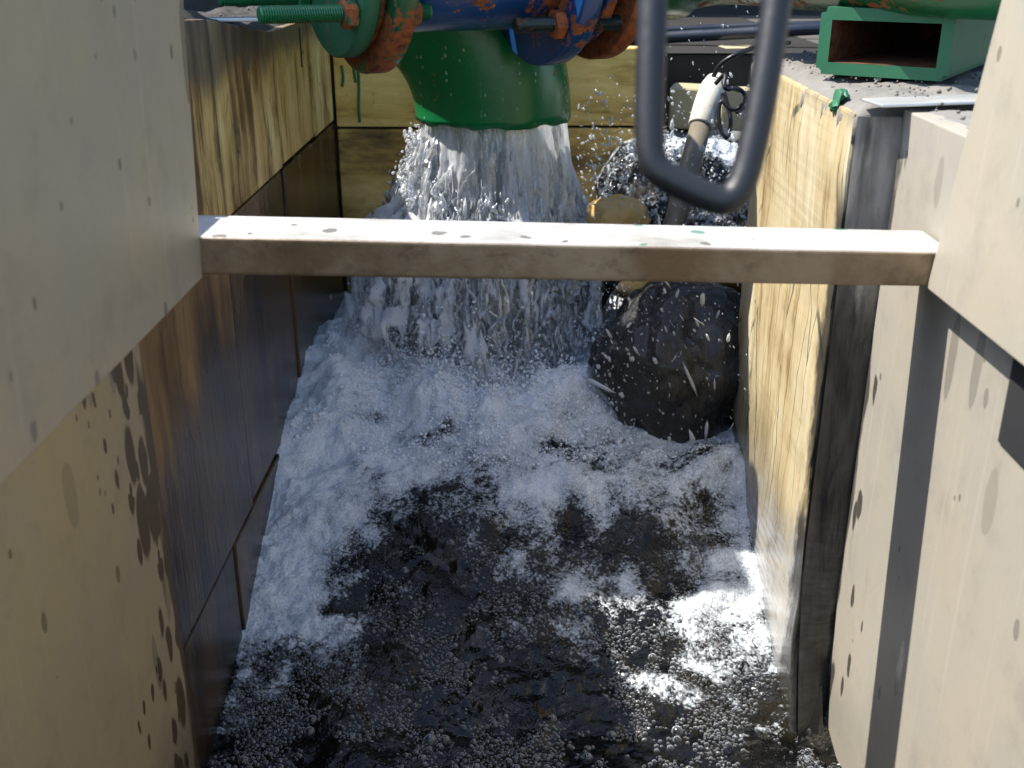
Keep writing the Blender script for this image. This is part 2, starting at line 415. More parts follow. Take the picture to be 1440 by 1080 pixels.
hb = T.ma('ADD', T.ma('MULTIPLY', domeb, .6), T.ma('MULTIPLY', domes, .5))
thick = T.mr(T.ma('ADD', f, T.ma('MULTIPLY', T.ma('SUBTRACT', T.noise(p, 14, 6, .65), .5), .9)), .45, 1.1)
hfoam = T.ma('ADD', T.ma('MULTIPLY', hb, .5), T.ma('ADD', T.ma('MULTIPLY', nm, .8), T.ma('MULTIPLY', nl, .8)))
gap = T.mr(T.ma('ADD', T.ma('MULTIPLY', domes, .7), T.ma('MULTIPLY', nm, .5)), .42, .75)
fcol = T.mix(gap, T.mix(thick, (.33, .37, .41), (.74, .77, .80)), T.mix(thick, (.60, .64, .68), (.88, .90, .92)))
foam = T.bsdf(fcol, .40, 0, T.bump(hfoam, .7, .004), Specular_IOR_Level=.4)
nw = T.bump(T.noise(p, 34, 4, .55), .30, .012)
nw = T.bump(T.noise(p, 90, 3, .5), .16, .004, nw)
nw = T.bump(T.ma('MULTIPLY', hb, bub), .5, .003, nw)
wcol = T.mix(T.mr(T.noise(p, 7, 3), .5, .7), (.0022, .0024, .0024), (.014, .012, .008))
wat = T.bsdf(wcol, .04, 0, nw, IOR=1.33, Specular_IOR_Level=.55)
M['water'] = T.done(T.mixs(cov, wat, foam))

# ---- falling water: clear skin, white aerated streaks
def fall_mat(name, white, hole, zst=.16, sc=16):
    T = NT(name); p = T.pos(); a = T.attr('age')
    q = T.vm('ADD', T.scale(p, (1, 1, zst)), T.vm('MULTIPLY', T.ncol(p, 14), (.03, .03, .02)))
    n1 = T.noise(q, sc, 6, .65); n2 = T.noise(q, sc * 3.1, 5, .62)
    n = T.ma('ADD', T.ma('MULTIPLY', n1, .6), T.ma('MULTIPLY', n2, .4))
    wf = T.mr(T.ma('ADD', n, T.ma('MULTIPLY', a, .12)), .40, .58, white[0], white[1])
    al = T.mr(T.ma('SUBTRACT', n, T.ma('MULTIPLY', a, hole)), .37, .42)
    nr = T.bump(n2, .6, .012)
    gl = T.n('ShaderNodeBsdfGlossy'); gl.inputs['Roughness'].default_value = .12; T.set(gl.inputs['Normal'], nr); gl.inputs['Color'].default_value = (.9, .93, .97, 1)
    tr = T.n('ShaderNodeBsdfTransparent'); tr.inputs[0].default_value = (.80, .83, .86, 1)
    lw = T.n('ShaderNodeLayerWeight'); lw.inputs['Blend'].default_value = .55; T.set(lw.inputs['Normal'], nr)
    clear = T.mixs(T.ma('ADD', .10, T.ma('MULTIPLY', lw.outputs['Fresnel'], .75), clamp=True), tr.outputs[0], gl.outputs[0])
    df = T.n('ShaderNodeBsdfDiffuse'); df.inputs[0].default_value = (.84, .86, .89, 1); T.set(df.inputs['Normal'], nr)
    tl = T.n('ShaderNodeBsdfTranslucent'); tl.inputs[0].default_value = (.84, .86, .89, 1)
    wh = T.mixs(.4, df.outputs[0], tl.outputs[0])
    sh = T.mixs(wf, clear, wh)
    t2 = T.n('ShaderNodeBsdfTransparent')
    return T.done(T.mixs(al, t2.outputs[0], sh))
M['fall'] = fall_mat('falling_water', (.16, 1.0), .20, .16, 11)
M['fall_core'] = fall_mat('aerated_water', (.25, .95), .16, .22, 9)
T = NT('droplet')
gl = T.n('ShaderNodeBsdfGlossy'); gl.inputs['Roughness'].default_value = .08; gl.inputs['Color'].default_value = (.95, .97, 1, 1)
tr = T.n('ShaderNodeBsdfTransparent'); tr.inputs[0].default_value = (.85, .88, .9, 1)
df = T.n('ShaderNodeBsdfTranslucent'); df.inputs[0].default_value = (.85, .88, .92, 1)
d2 = T.n('ShaderNodeBsdfDiffuse'); d2.inputs[0].default_value = (.85, .88, .92, 1)
lw = T.n('ShaderNodeLayerWeight'); lw.inputs['Blend'].default_value = .4
a = T.mixs(T.ma('ADD', .12, T.ma('MULTIPLY', lw.outputs['Fresnel'], .8), clamp=True), tr.outputs[0], gl.outputs[0])
M['drop'] = T.done(T.mixs(.5, a, T.mixs(.5, df.outputs[0], d2.outputs[0])))
T = NT('froth_white'); M['froth'] = T.done(T.bsdf((.84, .87, .90), .4, 0, None))
T = NT('bubble_skin')
gl = T.n('ShaderNodeBsdfGlossy'); gl.inputs['Roughness'].default_value = .07; gl.inputs['Color'].default_value = (.95, .97, 1, 1)
tr = T.n('ShaderNodeBsdfTransparent'); tr.inputs[0].default_value = (.93, .95, .96, 1)
lw = T.n('ShaderNodeLayerWeight'); lw.inputs['Blend'].default_value = .5
df = T.n('ShaderNodeBsdfDiffuse'); df.inputs[0].default_value = (.85, .89, .95, 1)
fc = T.ma('POWER', lw.outputs['Facing'], 2.7)  # bright sky reflection on the rim put in as white diffuse
M['bubble'] = T.done(T.mixs(T.ma('MULTIPLY', fc, .75), T.mixs(T.ma('ADD', .075, T.ma('MULTIPLY', T.ma('POWER', lw.outputs['Facing'], 1.9), 1.0), clamp=True), tr.outputs[0], gl.outputs[0]), df.outputs[0]))

# ------------------------------------------------------------------ the setting
XL, XR, YB = -.465, .409, 2.64
XP = .468                  # right plate plane
YR0, YR1 = 1.375, 1.95      # right wall extent
XR2 = .78                  # side of the pool behind it
# ground round the pit
bm = bmesh.new()
z0 = -.26
def sheet(x0, x1, y0, y1, z):
    bm.faces.new([bm.verts.new(q) for q in ((x0, y0, z), (x1, y0, z), (x1, y1, z), (x0, y1, z))])
sheet(-40, -.60, -40, 60, z0); sheet(XR2 + .12, 40, -40, 60, z0); sheet(-.60, XR2 + .12, YB + .16, 60, z0); sheet(-.60, XR2 + .12, -40, -1.3, z0)
tag(from_bm('ground', bm, M['ground']), kind='structure')
bm = bmesh.new(); sheet(-.6, XR2 + .1, -1.3, YB + .1, -1.45)
tag(from_bm('channel_bed', bm, M['floor']), kind='structure')

bm = bmesh.new(); sheet(-4, .80, YB + .161, 7, -.255)  # black sheet over the far ground, shade put into its colour
tag(from_bm('shaded_ground', bm, M['core']), kind='structure')

def foot(z):
    t = max(0.0, min(1.0, (-.78 - z) / .55)); return .21 * t * t
# ------------------------------------------------------------------ channel walls (built of facing panels over a dark core)
G = .0030
def panel(parent, axis, plane, thick, a0, a1, z0, z1, mat, topz=None, jit=0.0, name='panel'):
    """axis 'x': a slab whose face lies at x=plane and runs in y from a0 to a1; 'y': face at y=plane runs in x"""
    bm = bmesh.new()
    t = plane + thick
    a0 += G; a1 -= G; z0 += G; z1 -= G
    if axis == 'x': bm_box(bm, min(plane, t), max(plane, t), a0, a1, z0, z1, .004, 2)
    else: bm_box(bm, a0, a1, min(plane, t), max(plane, t), z0, z1, .004, 2)
    if topz is not None or jit:
        for v in bm.verts:
            if topz is not None and v.co.z > z1 - .01: v.co.z += topz(v.co) - z1
    return from_bm(name, bm, mat, parent, off=parent.location)

W = empty('channel_wall', (XL, 1.9, -1.3), 'brown stained panel wall on the shaded left side of the channel', 'wall')
bm = bmesh.new(); bm_box(bm, XL - .12, XL - .012, 1.2, YB + .12, -1.45, -.20); from_bm('core', bm, M['core'], W, off=W.location)
tz = lambda c: -.150 + .07 * max(0, min(1, (2.05 - c.y) / .6))
ys = [1.2, 1.647, 2.05, 2.39, YB]
jl = [.0, .002, -.003, .001]
for k in range(4):
    panel(W, 'x', XL + jl[k], -.05, ys[k], ys[k + 1], -.40, -.155, M['panel_left'], tz)
ys = [1.2, 1.62, 2.05, YB]
for k in range(3):
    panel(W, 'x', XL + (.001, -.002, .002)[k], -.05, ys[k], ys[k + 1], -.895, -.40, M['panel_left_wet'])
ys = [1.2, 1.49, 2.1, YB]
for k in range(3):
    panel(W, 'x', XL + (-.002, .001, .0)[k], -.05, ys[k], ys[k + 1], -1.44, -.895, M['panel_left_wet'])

W = empty('channel_wall', (-.07, YB, -1.3), 'yellow block wall across the far end behind the green pipe', 'wall')
bm = bmesh.new(); bm_box(bm, XL + .002, XR2 - .01, YB + .012, YB + .13, -1.45, -.53); bm_box(bm, XL + .002, .33, YB + .012, YB + .13, -.53, -.24); from_bm('core', bm, M['core'], W, off=W.location)
for (x0, x1, z0, z1) in ((XL + .004, .0, -.416, -.225), (.0, .33, -.412, -.225), (XL + .004, -.10, -.66, -.416), (-.10, .33, -.66, -.412), (.33, XR2 - .01, -.66, -.52), (XL + .004, .2, -1.44, -.66), (.2, XR2 - .01, -1.44, -.66)):
    panel(W, 'y', YB + random.uniform(-.002, .002), .05, x0, x1, z0, z1, M['panel_back'])

for pts in ([(503, 92), (505, 120), (504, 150), (506, 172)], [(480, 92), (483, 108), (481, 122)], [(497, 92), (498, 104), (500, 116)]):
    P = [ATY(u, v, YB - .001) for u, v in pts]
    bm = bmesh.new(); bm_tube(bm, smooth_path(P, 2), .0035, 8)
    from_bm('paint_drip', bm, M['green'], W, True, off=W.location)
W = empty('channel_wall', (XR, 1.6, -1.3), 'sunlit yellow panel wall on the right side of the channel', 'wall')
bm = bmesh.new(); bm_box(bm, XR + .012, XR + .12, YR0 + .012, YR1 - .005, -1.45, -.20); from_bm('core', bm, M['core'], W, off=W.location)
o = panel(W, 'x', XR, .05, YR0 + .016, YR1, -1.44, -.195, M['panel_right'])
bm = bmesh.new(); bm.from_mesh(o.data)
bmesh.ops.subdivide_edges(bm, edges=[e for e in bm.edges if abs(e.verts[0].co.z - e.verts[1].co.z) > .5], cuts=70, use_grid_fill=True)
for v in bm.verts:
    if v.co.y + W.location.y < YR0 + .04:
        z = v.co.z; q = float(fbm(z * 5, 3, 0, 4, 15)); v.co.y += .018 * q - .006 - foot(z + W.location.z); v.co.x += .007 * float(fbm(z * 7, 8, 0, 3, 18)) + .004
bm.to_mesh(o.data); bm.free()
nx, nz = 14, 160
GX, GZ = np.meshgrid(np.linspace(0, 1, nx), np.linspace(-1.44, -.20, nz), indexing='ij')
fz = np.array([foot(q) for q in GZ.ravel()]).reshape(GZ.shape)
PX_ = XR + .006 + (XP + .02 - XR - .006) * GX
PY_ = YR0 - .006 - fz * (1 - GX) - .008 * GX + .004 * fbm(PX_ * 40, GZ * 14, 0, 4, 61) * (GX > .05)
V = np.concatenate([np.stack([PX_, PY_, GZ], -1).reshape(-1, 3), np.stack([PX_, PY_ + .012, GZ], -1).reshape(-1, 3)]) - np.array(W.location)
idx = np.arange(nx * nz).reshape(nx, nz)
Fq = np.stack([idx[:-1, :-1], idx[1:, :-1], idx[1:, 1:], idx[:-1, 1:]], -1).reshape(-1, 4)
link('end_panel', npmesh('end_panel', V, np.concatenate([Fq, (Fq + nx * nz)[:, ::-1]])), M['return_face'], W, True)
bm = bmesh.new(); bmesh.ops.create_icosphere(bm, subdivisions=4, radius=1)
for v in bm.verts:
    n = 1 + .5 * float(fbm(v.co.x * 2.5, v.co.y * 2.5, v.co.z * 2.5, 4, 8)); v.co = Vector((v.co.x * .010 * n, v.co.y * .020 * n, v.co.z * .008 * n - (.014 * n if v.co.x < -.4 else 0))) + Vector((XR + .009, 1.47, -.187))
from_bm('paint_splash', bm, M['green_pale'], W, True, off=W.location)
# recess behind the right wall
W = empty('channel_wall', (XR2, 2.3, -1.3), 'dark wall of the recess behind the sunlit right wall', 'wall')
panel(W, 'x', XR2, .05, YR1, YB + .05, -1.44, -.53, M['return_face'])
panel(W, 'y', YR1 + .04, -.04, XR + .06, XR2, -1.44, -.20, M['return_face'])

# ------------------------------------------------------------------ near plates, upper sheets and the crossbar
def plate(name, mat, x0, x1, y0, y1, z0, z1, label, cat, bev=.002):
    bm = bmesh.new(); bm_box(bm, x0, x1, y0, y1, z0, z1, bev, 2)
    L = ((x0 + x1) / 2, (y0 + y1) / 2, z0)
    o = from_bm(name, bm, mat, off=L); o.location = L
    return tag(o, label, cat)
plate('lining_plate', M['plate_left'], XL - .03, XL + .006, .0, 1.197, -1.44, -.10, 'tan lower side plate on the left with brown soaked drips along its far edge', 'plate')
plate('lining_plate', M['plate_right'], XP, XP + .03, .0, YR0 - .014, -1.44, -.19, 'pale sunlit lower side plate on the right crossed by a black bar of shadow', 'plate')

o = plate('slot_patch', M['slot_black'], XP - .003, XP - .0005, .72, .957, -.452, -.30, 'thin black pad on the pale plate under the right upper sheet', 'patch', .0005)  # thin black sheet drawn for a slot in the plate
BZ0, BZ1 = -.336, -.2905
bl = [ATX(285, 388, -.345), None]
XSL, XSR = -.345, .440
def side_sheet(name, mat, P_in, thick, label):
    """folded sheet: face given by four corner points (bottom near, bottom far, top far, top near)"""
    d = Vector((thick, 0, 0))
    bm = bmesh.new()
    P = [Vector(p) for p in P_in]
    bm_hexa(bm, [P[0], P[1], P[1] + d, P[0] + d, P[3], P[2], P[2] + d, P[3] + d], .0015, 2)
    L = P[0]
    o = from_bm(name, bm, mat, off=L); o.location = L
    return tag(o, label, 'panel')
yl = ATX(285, 390, XSL).y; yrr = ATX(1303, 405, XSR).y
tl_ = ATX(258, 0, XSL + .008)
zl = ATX(285, 390, XSL).z
def far_line(p, q, z):
    t = (z - p.z) / (q.z - p.z); return p + (q - p) * t
pL = far_line(ATX(285, 390, XSL), tl_, .06)
side_sheet('guard_sheet', M['slab_left'], [(XSL, .28, zl), ATX(285, 390, XSL), pL, (XSL + .01, .28, .06)], -.004, 'large grey upper sheet on the left, in shade, with long dark water spots')
zr = ATX(1303, 405, XSR).z
pR = far_line(ATX(1303, 405, XSR), ATX(1408, 0, XSR + .01), .02)
side_sheet('guard_sheet', M['slab_right'], [(XSR, .28, zr + .015), ATX(1303, 405, XSR), pR, (XSR + .012, .28, .02)], .004, 'pale upper sheet on the right in full sun at the end of the crossbar')

# crossbar, its two ends set where they meet the sheets
def bar_end(u_b, v_b, v_t, x, dy):
    b = ATX(u_b, v_b, x); r = ray(u_b, v_t); t = r * (b.y / r.y)
    return b, Vector((x, b.y, t.z))
b0, t0 = bar_end(285, 388, 334, XSL + .001, 0)
b1, t1 = bar_end(1304, 405, 356, XSR - .001, 0)
dpt = Vector((0, .098, 0)); ev = (b1 - b0).normalized() * .05
b0 -= ev; t0 -= ev; b1 += ev * .5; t1 += ev * .5
sh_ = Vector((0, .004, 0))
for q in (b0, b1, t0, t1): q += sh_
bm = bmesh.new()
bm_hexa(bm, [b0, b1, b1 + dpt, b0 + dpt, t0, t1, t1 + dpt, t0 + dpt], .004, 3)
L = b0.copy()
o = from_bm('crossbar', bm, M['bar'], off=L); o.location = L
tag(o, 'rectangular steel crossbar spanning the channel between the two side sheets', 'crossbar')

# ------------------------------------------------------------------ lifting handle
S = .62
hp = [AT(928, -420, S), AT(922, -150, S), AT(916, 60, S), AT(912, 200, S), AT(918, 236, S), AT(950, 256, S), AT(1000, 279, S), AT(1024, 283, S), AT(1044, 262, S), AT(1062, 190, S), AT(1080, 90, S), AT(1098, -40, S), AT(1112, -200, S), AT(1122, -420, S)]
hp = smooth_path(hp, 3)
hp.append(AT(1022, -460, S)); hp.append(hp[0])
bm = bmesh.new(); bm_tube(bm, hp, .0088, 20)
o = from_bm('lifting_handle', bm, M['handle'], smooth=True, off=hp[0]); o.location = hp[0]
tag(o, 'dark bent steel rod handle hanging in the foreground above the crossbar', 'handle')

# ------------------------------------------------------------------ flanged pipe line along the top
D1 = AT(506, -51, 1.74); D2 = AT(765, -50, 1.90)
ax = (D2 - D1); LEN = ax.length; ax.normalize()
bz = Vector((0, 0, 1)); by = bz.cross(ax).normalized(); bz = ax.cross(by)
PIPE = empty('flanged_pipe', D1, 'blue and green flanged pipe with rusty bolts across the top of the view', 'pipe')
PIPE.rotation_euler = Matrix((ax, by, bz)).transposed().to_euler()
Minv = Matrix.Translation(D1) @ Matrix((ax, by, bz)).transposed().to_4x4()
Minv.invert()
def disc(name, t0, t1, r, m, rin=0.0, bev=.004):
    bm = bmesh.new()
    bm_lathe_x(bm, [(t0, .001), (t0, r - bev), (t0 + bev * .4, r - bev * .4), (t0 + bev, r), (t1 - bev, r), (t1 - bev * .4, r - bev * .4), (t1, r - bev), (t1, .001)], 72)
    return from_bm(name, bm, m, PIPE, smooth=False)
def shade_auto(o):
    me = o.data
    for pl in me.polygons: pl.use_smooth = abs(pl.normal.x) < .95
f1 = disc('blind_flange', -.052, -.020, .145, M['green_pale'])
f2 = disc('gasket_ring', -.020, -.008, .138, M['rust'])
f3 = disc('flange', -.008, .030, .172, M['green_worn'])
f4 = disc('valve_body', .030, LEN - .02, .108, M['blue'])
f5 = disc('flange', LEN - .02, LEN + .022, .172, M['blue'])
f5b = disc('gasket_ring', LEN + .022, LEN + .050, .120, M['rust_dark'])
f6 = disc('flange', LEN + .050, LEN + .075, .140, M['blue_worn'])
f7 = disc('flange', LEN + .095, LEN + .130, .165, M['rust'])
f8 = disc('pipe_neck', LEN + .075, LEN + .30, .098, M['green'])
for f in (f1, f2, f3, f4, f5, f5b, f6, f7, f8): shade_auto(f)
def bolt(t0, t1, rad, ang, nuts, mt, mn, br=.0135):
    y, z = rad * math.cos(ang), rad * math.sin(ang)
    bm = bmesh.new()
    prof = [(t0, .001), (t0, br * .8)]
    t = t0 + .001
    while t < t1 - .004:
        prof += [(t, br * .86), (t + .0018, br), (t + .0022, br), (t + .0038, br * .86)]; t += .004
    prof += [(t1, br * .8), (t1, .001)]
    bm_lathe_x(bm, prof, 20)
    b = from_bm('bolt', bm, mt, PIPE, off=(0, 0, 0)); b.location = (0, y, z)
    for n0 in nuts:
        bm = bmesh.new()
        rr = br * 1.85
        ring = []
        for tt, q in ((n0, rr * .86), (n0 + .003, rr), (n0 + .019, rr), (n0 + .022, rr * .86)):
            ring.append([bm.verts.new((tt, q * math.cos(k * math.pi / 3 + ang * 3), q * math.sin(k * math.pi / 3 + ang * 3))) for k in range(6)])
        for r0, r1 in zip(ring, ring[1:]):
            for k in range(6): bm.faces.new((r0[k], r1[k], r1[(k + 1) % 6], r0[(k + 1) % 6]))
        bm.faces.new(ring[0]); bm.faces.new(list(reversed(ring[-1])))
        from_bm('nut', bm, mn, b)
NB = 3
for k in range(NB):
    a = R(214) + 2 * math.pi * k / NB
    bolt(-.205, .075, .125, a, (-.075, .031), M['green'], M['green'] if k % 2 else M['green_worn'])
for k in range(NB):
    a = R(223) + 2 * math.pi * k / NB
    bolt(LEN - .115, LEN + .165, .138, a, (LEN - .043, LEN + .131), M['thread'], M['rust'])
# run-on pipe bending off to the right over the box beam
pr = [D1 + ax * (LEN + .13), D1 + ax * (LEN + .24), Vector((.375, 2.25, -.015)), Vector((.45, 1.95, -.01)), Vector((.50, 1.62, 0)), Vector((.63, 1.46, 0)), Vector((1.0, 1.3, 0)), Vector((1.5, 1.15, 0))]
pr = smooth_path([Minv @ q for q in pr], 3)
bm = bmesh.new(); bm_tube(bm, pr, .094, 40); from_bm('pipe', bm, M['green_run'], PIPE, smooth=True)
wr = Minv @ AT(1330, -60, 1.71); wd = (Minv @ AT(1420, -56, 1.66) - Minv @ AT(1280, -62, 1.74)).normalized()

# ------------------------------------------------------------------ discharge elbow
E = AT(694, 168, 2.26); E.z = -.336; E.y = 2.30
RB, RP = .325, .163
EL = empty('discharge_elbow', E, 'big green pipe elbow pouring white water into the channel', 'pipe')
bm = bmesh.new()
hd = Vector((-.995, -.05, 0)).normalized()
outer, inner = [], []
cen = []
A1 = 40
for k in range(0, 21):
    a = R(A1) * k / 20
    cen.append((hd * (RB * (1 - math.cos(a))) + Vector((0, 0, RB * math.sin(a))), hd * math.sin(a) + Vector((0, 0, math.cos(a)))))
c1 = cen[-1][0]; xm = RB * (1 - math.cos(R(A1))); zm = RB * math.sin(R(A1))
for k in range(1, 21):      # swings back to upright above the frame
    a = R(A1) * (1 - k / 20)
    cen.append((hd * (2 * xm - RB * (1 - math.cos(a))) + Vector((0, 0, 2 * zm - RB * math.sin(a))), hd * math.sin(a) + Vector((0, 0, math.cos(a)))))
for k in range(1, 3): cen.append((cen[40][0] + Vector((0, 0, .10 * k)), Vector((0, 0, 1))))
SEG = 128
def ringset(rad):
    rs = []
    side = Vector((0, 0, 1)).cross(hd).normalized()
    for c, d in cen:
        nn = side.cross(d).normalized()
        rs.append([bm.verts.new(c + (nn * math.cos(2 * math.pi * j / SEG) + side * math.sin(2 * math.pi * j / SEG)) * rad) for j in range(SEG)])
    return rs
ro = ringset(RP); ri = ringset(RP - .008)
for k in range(len(ro) - 1):
    for j in range(SEG):
        bm.faces.new((ro[k][j], ro[k][(j + 1) % SEG], ro[k + 1][(j + 1) % SEG], ro[k + 1][j]))
        bm.faces.new((ri[k][j], ri[k + 1][j], ri[k + 1][(j + 1) % SEG], ri[k][(j + 1) % SEG]))
for j in range(SEG):
    bm.faces.new((ro[0][j], ri[0][j], ri[0][(j + 1) % SEG], ro[0][(j + 1) % SEG]))
for rs_ in (ro, ri):
    for j in range(SEG):
        a = 2 * math.pi * j / SEG
        rs_[0][j].co.z -= .004 + .007 * float(fbm(math.cos(a) * 5, math.sin(a) * 5, 0, 4, 5))
from_bm('elbow', bm, M['green_elbow'], EL, smooth=True)
# ------------------------------------------------------------------ right hand ledge: coping, strip, box beam, blocks, pvc, cables, hoses
CP = empty('coping', (.62, 1.7, -.20), 'rough grimy concrete coping along the top of the sunlit right wall', 'coping')
def rough_slab(name, x0, x1, y0, y1, z0, z1, m, parent, amp=.012, seed=1, step=.012):
    nx, ny = max(3, int((x1 - x0) / step)), max(3, int((y1 - y0) / step))
    X, Y = np.meshgrid(np.linspace(x0, x1, nx), np.linspace(y0, y1, ny), indexing='ij')
    ed = np.minimum(np.minimum(X - x0, x1 - X), np.minimum(Y - y0, y1 - Y))
    n = fbm(X * 30, Y * 30, 0, 4, seed)
    Z = z1 + amp * n - .022 * np.exp(-np.clip(ed, 0, 1) / .012) * (1 + .6 * n)
    Xj = X + .006 * fbm(X * 25, Y * 25, 5, 3, seed + 4) * (ed < .001); Yj = Y
    top = np.stack([Xj, Y, Z], -1).reshape(-1, 3)
    bot = np.stack([Xj, Y, np.full_like(Z, z0)], -1).reshape(-1, 3)
    V = np.concatenate([top, bot]); n0 = nx * ny
    idx = np.arange(n0).reshape(nx, ny)
    Fq = np.stack([idx[:-1, :-1], idx[1:, :-1], idx[1:, 1:], idx[:-1, 1:]], -1).reshape(-1, 4)
    sides = []
    for a, b in ((idx[0, :-1], idx[0, 1:]), (idx[-1, 1:], idx[-1, :-1]), (idx[1:, 0], idx[:-1, 0]), (idx[:-1, -1], idx[1:, -1])):
        sides.append(np.stack([a, b, b + n0, a + n0], -1))
    Fq = np.concatenate([Fq, (Fq + n0)[:, ::-1]] + sides)
    me = npmesh(name, V - np.array(parent.location), Fq)
    return link(name, me, m, parent, True)
rough_slab('slab', XR + .004, .90, YR0 - .0, YR1 + .1, -.235, -.184, M['coping'], CP, .009, 3, .006)
rough_slab('slab', XP + .004, .90, .55, YR0 - .004, -.235, -.185, M['coping'], CP, .008, 9, .006)
CL = empty('coping', (-.55, 1.9, -.17), 'crumbling dark coping along the top of the left wall', 'coping')
o = rough_slab('slab', -.75, XL - .006, 1.15, YB + .1, -.24, -.140, M['coping_dark'], CL, .012, 21, .006)
for v in o.data.vertices: v.co.z += .07 * max(0, min(1, (2.05 - v.co.y - CL.location.y) / .6))

o = plate('metal_strip', M['strip'], -.085, .085, -.03, .03, 0, .004, 'bright thin metal strip lying on the coping below the green box beam', 'strip')
q = ATZ(1318, 136, -.176); o.location = (q.x, q.y, -.1825); o.rotation_euler = (0, R(-1), R(8))
o = plate('metal_strip', M['strip'], -.12, .02, -.02, .02, 0, .006, 'thin pale metal edge strip on the coping above the left wall', 'strip')
q = AT(350, 26, 1.75); o.location = (q.x, q.y, -.118); o.rotation_euler = (0, 0, R(10))

# box beam: open hollow section
BB = empty('box_beam', ATZ(1236, 109, -.176), 'open ended green hollow box beam, rusty inside, on the right coping', 'beam')
BB.location.z = -.176
BB.rotation_euler = (0, 0, R(-33))
w, h, l, tk = .185, .092, .60, .017       # local: X along width, Y along length, opening at Y=0
bm = bmesh.new()
def ringrect(x0, x1, z0, z1, y): return [bm.verts.new(q) for q in ((x0, y, z0), (x1, y, z0), (x1, y, z1), (x0, y, z1))]
oA = ringrect(-w / 2, w / 2, 0, h, 0); oB = ringrect(-w / 2, w / 2, 0, h, l)
iA = ringrect(-w / 2 + tk, w / 2 - tk, tk, h - tk, 0); iB = ringrect(-w / 2 + tk, w / 2 - tk, tk, h - tk, l)
sh_ = []
for k in range(4):
    j = (k + 1) % 4
    bm.faces.new((oA[k], oA[j], oB[j], oB[k])); bm.faces.new((oA[j], oA[k], iA[k], iA[j])); bm.faces.new((oB[k], oB[j], iB[j], iB[k]))
bmesh.ops.bevel(bm, geom=[e for e in bm.edges if len(e.link_faces) == 2 and abs((e.verts[0].co - e.verts[1].co).y) > .3], offset=.008, segments=3, affect='EDGES')
from_bm('tube_wall', bm, M['green_pale'], BB)
bm = bmesh.new()
iA = ringrect(-w / 2 + tk, w / 2 - tk, tk, h - tk, .002); iB = ringrect(-w / 2 + tk, w / 2 - tk, tk, h - tk, l * .8)
for k in range(4):
    j = (k + 1) % 4; bm.faces.new((iA[j], iA[k], iB[k], iB[j]))
bm.faces.new(iB)
from_bm('rusty_lining', bm, M['rust_dark'], BB)

def block(name, cen, sx, sy, sz, rz, m, label, cat):
    bm = bmesh.new(); bm_box(bm, -sx / 2, sx / 2, -sy / 2, sy / 2, 0, sz, .006, 2)
    for v in bm.verts:
        n = float(fbm(v.co.x * 40, v.co.y * 40, v.co.z * 40, 2, 3)); v.co += Vector((n, -n, n)) * .003
    o = from_bm(name, bm, m); o.location = cen; o.rotation_euler = (0, 0, R(rz)); return tag(o, label, cat)
q = ATY(963, 178, 2.72); block('concrete_block', q, .075, .09, .10, -14, M['block'], 'small pale block left of the white capped pipe at the far end', 'block')
q = ATY(1030, 190, 2.74); block('concrete_block', q, .085, .08, .115, 5, M['block'], 'pale block behind the cables right of the white capped pipe', 'block')
q = ATY(1034, 128, 2.98); block('concrete_post', (q.x, q.y, q.z - .02), .10, .09, .135, 8, M['block'], 'square pale post on the ground beyond the far blocks', 'post')
SH = empty('wall_shelf', (.55, 2.8, -.53), 'dark wet ledge at the far right corner carrying the pale blocks', 'ledge')
bm = bmesh.new(); bm_box(bm, .33, XR2 + .12, 2.80, 2.84, -1.45, -.262); from_bm('backing', bm, M['core'], SH, off=SH.location)
rough_slab('slab', .335, .89, YB + .03, 2.80, -1.2, q.z * 0 + ATY(963, 180, 2.72).z, M['coping'], SH, .008, 33)

PV = empty('capped_pipe', AT(945, 330, 2.2), 'leaning grey pipe with a white plastic elbow cap near the far right corner', 'pipe')
pt, pb = AT(987, 172, 2.28), AT(940, 345, 2.20)
bm = bmesh.new(); bm_tube(bm, [pb, pb.lerp(pt, .33), pb.lerp(pt, .66), pt], .0225, 20); from_bm('pipe', bm, M['pvc_grey'], PV, smooth=True, off=PV.location)
dd = (pt - pb).normalized()
bm = bmesh.new(); bm_tube(bm, [pb.lerp(pt, .50), pb.lerp(pt, .56)], .0255, 20); from_bm('collar', bm, M['pvc_grey'], PV, off=PV.location)
cp0 = pt - dd * .01
bm = bmesh.new()
bm_tube(bm, [cp0, cp0 + dd * .002, cp0 + dd * .05, cp0 + dd * .075 + Vector((.002, 0, 0)), cp0 + dd * .092 + Vector((.006, .012, 0)), cp0 + dd * .102 + Vector((.012, .035, 0)), cp0 + dd * .103 + Vector((.02, .06, 0))], [.026, .0275, .0275, .028, .0275, .024, .021], 24)
from_bm('elbow_cap', bm, M['pvc_white'], PV, smooth=True, off=PV.location)

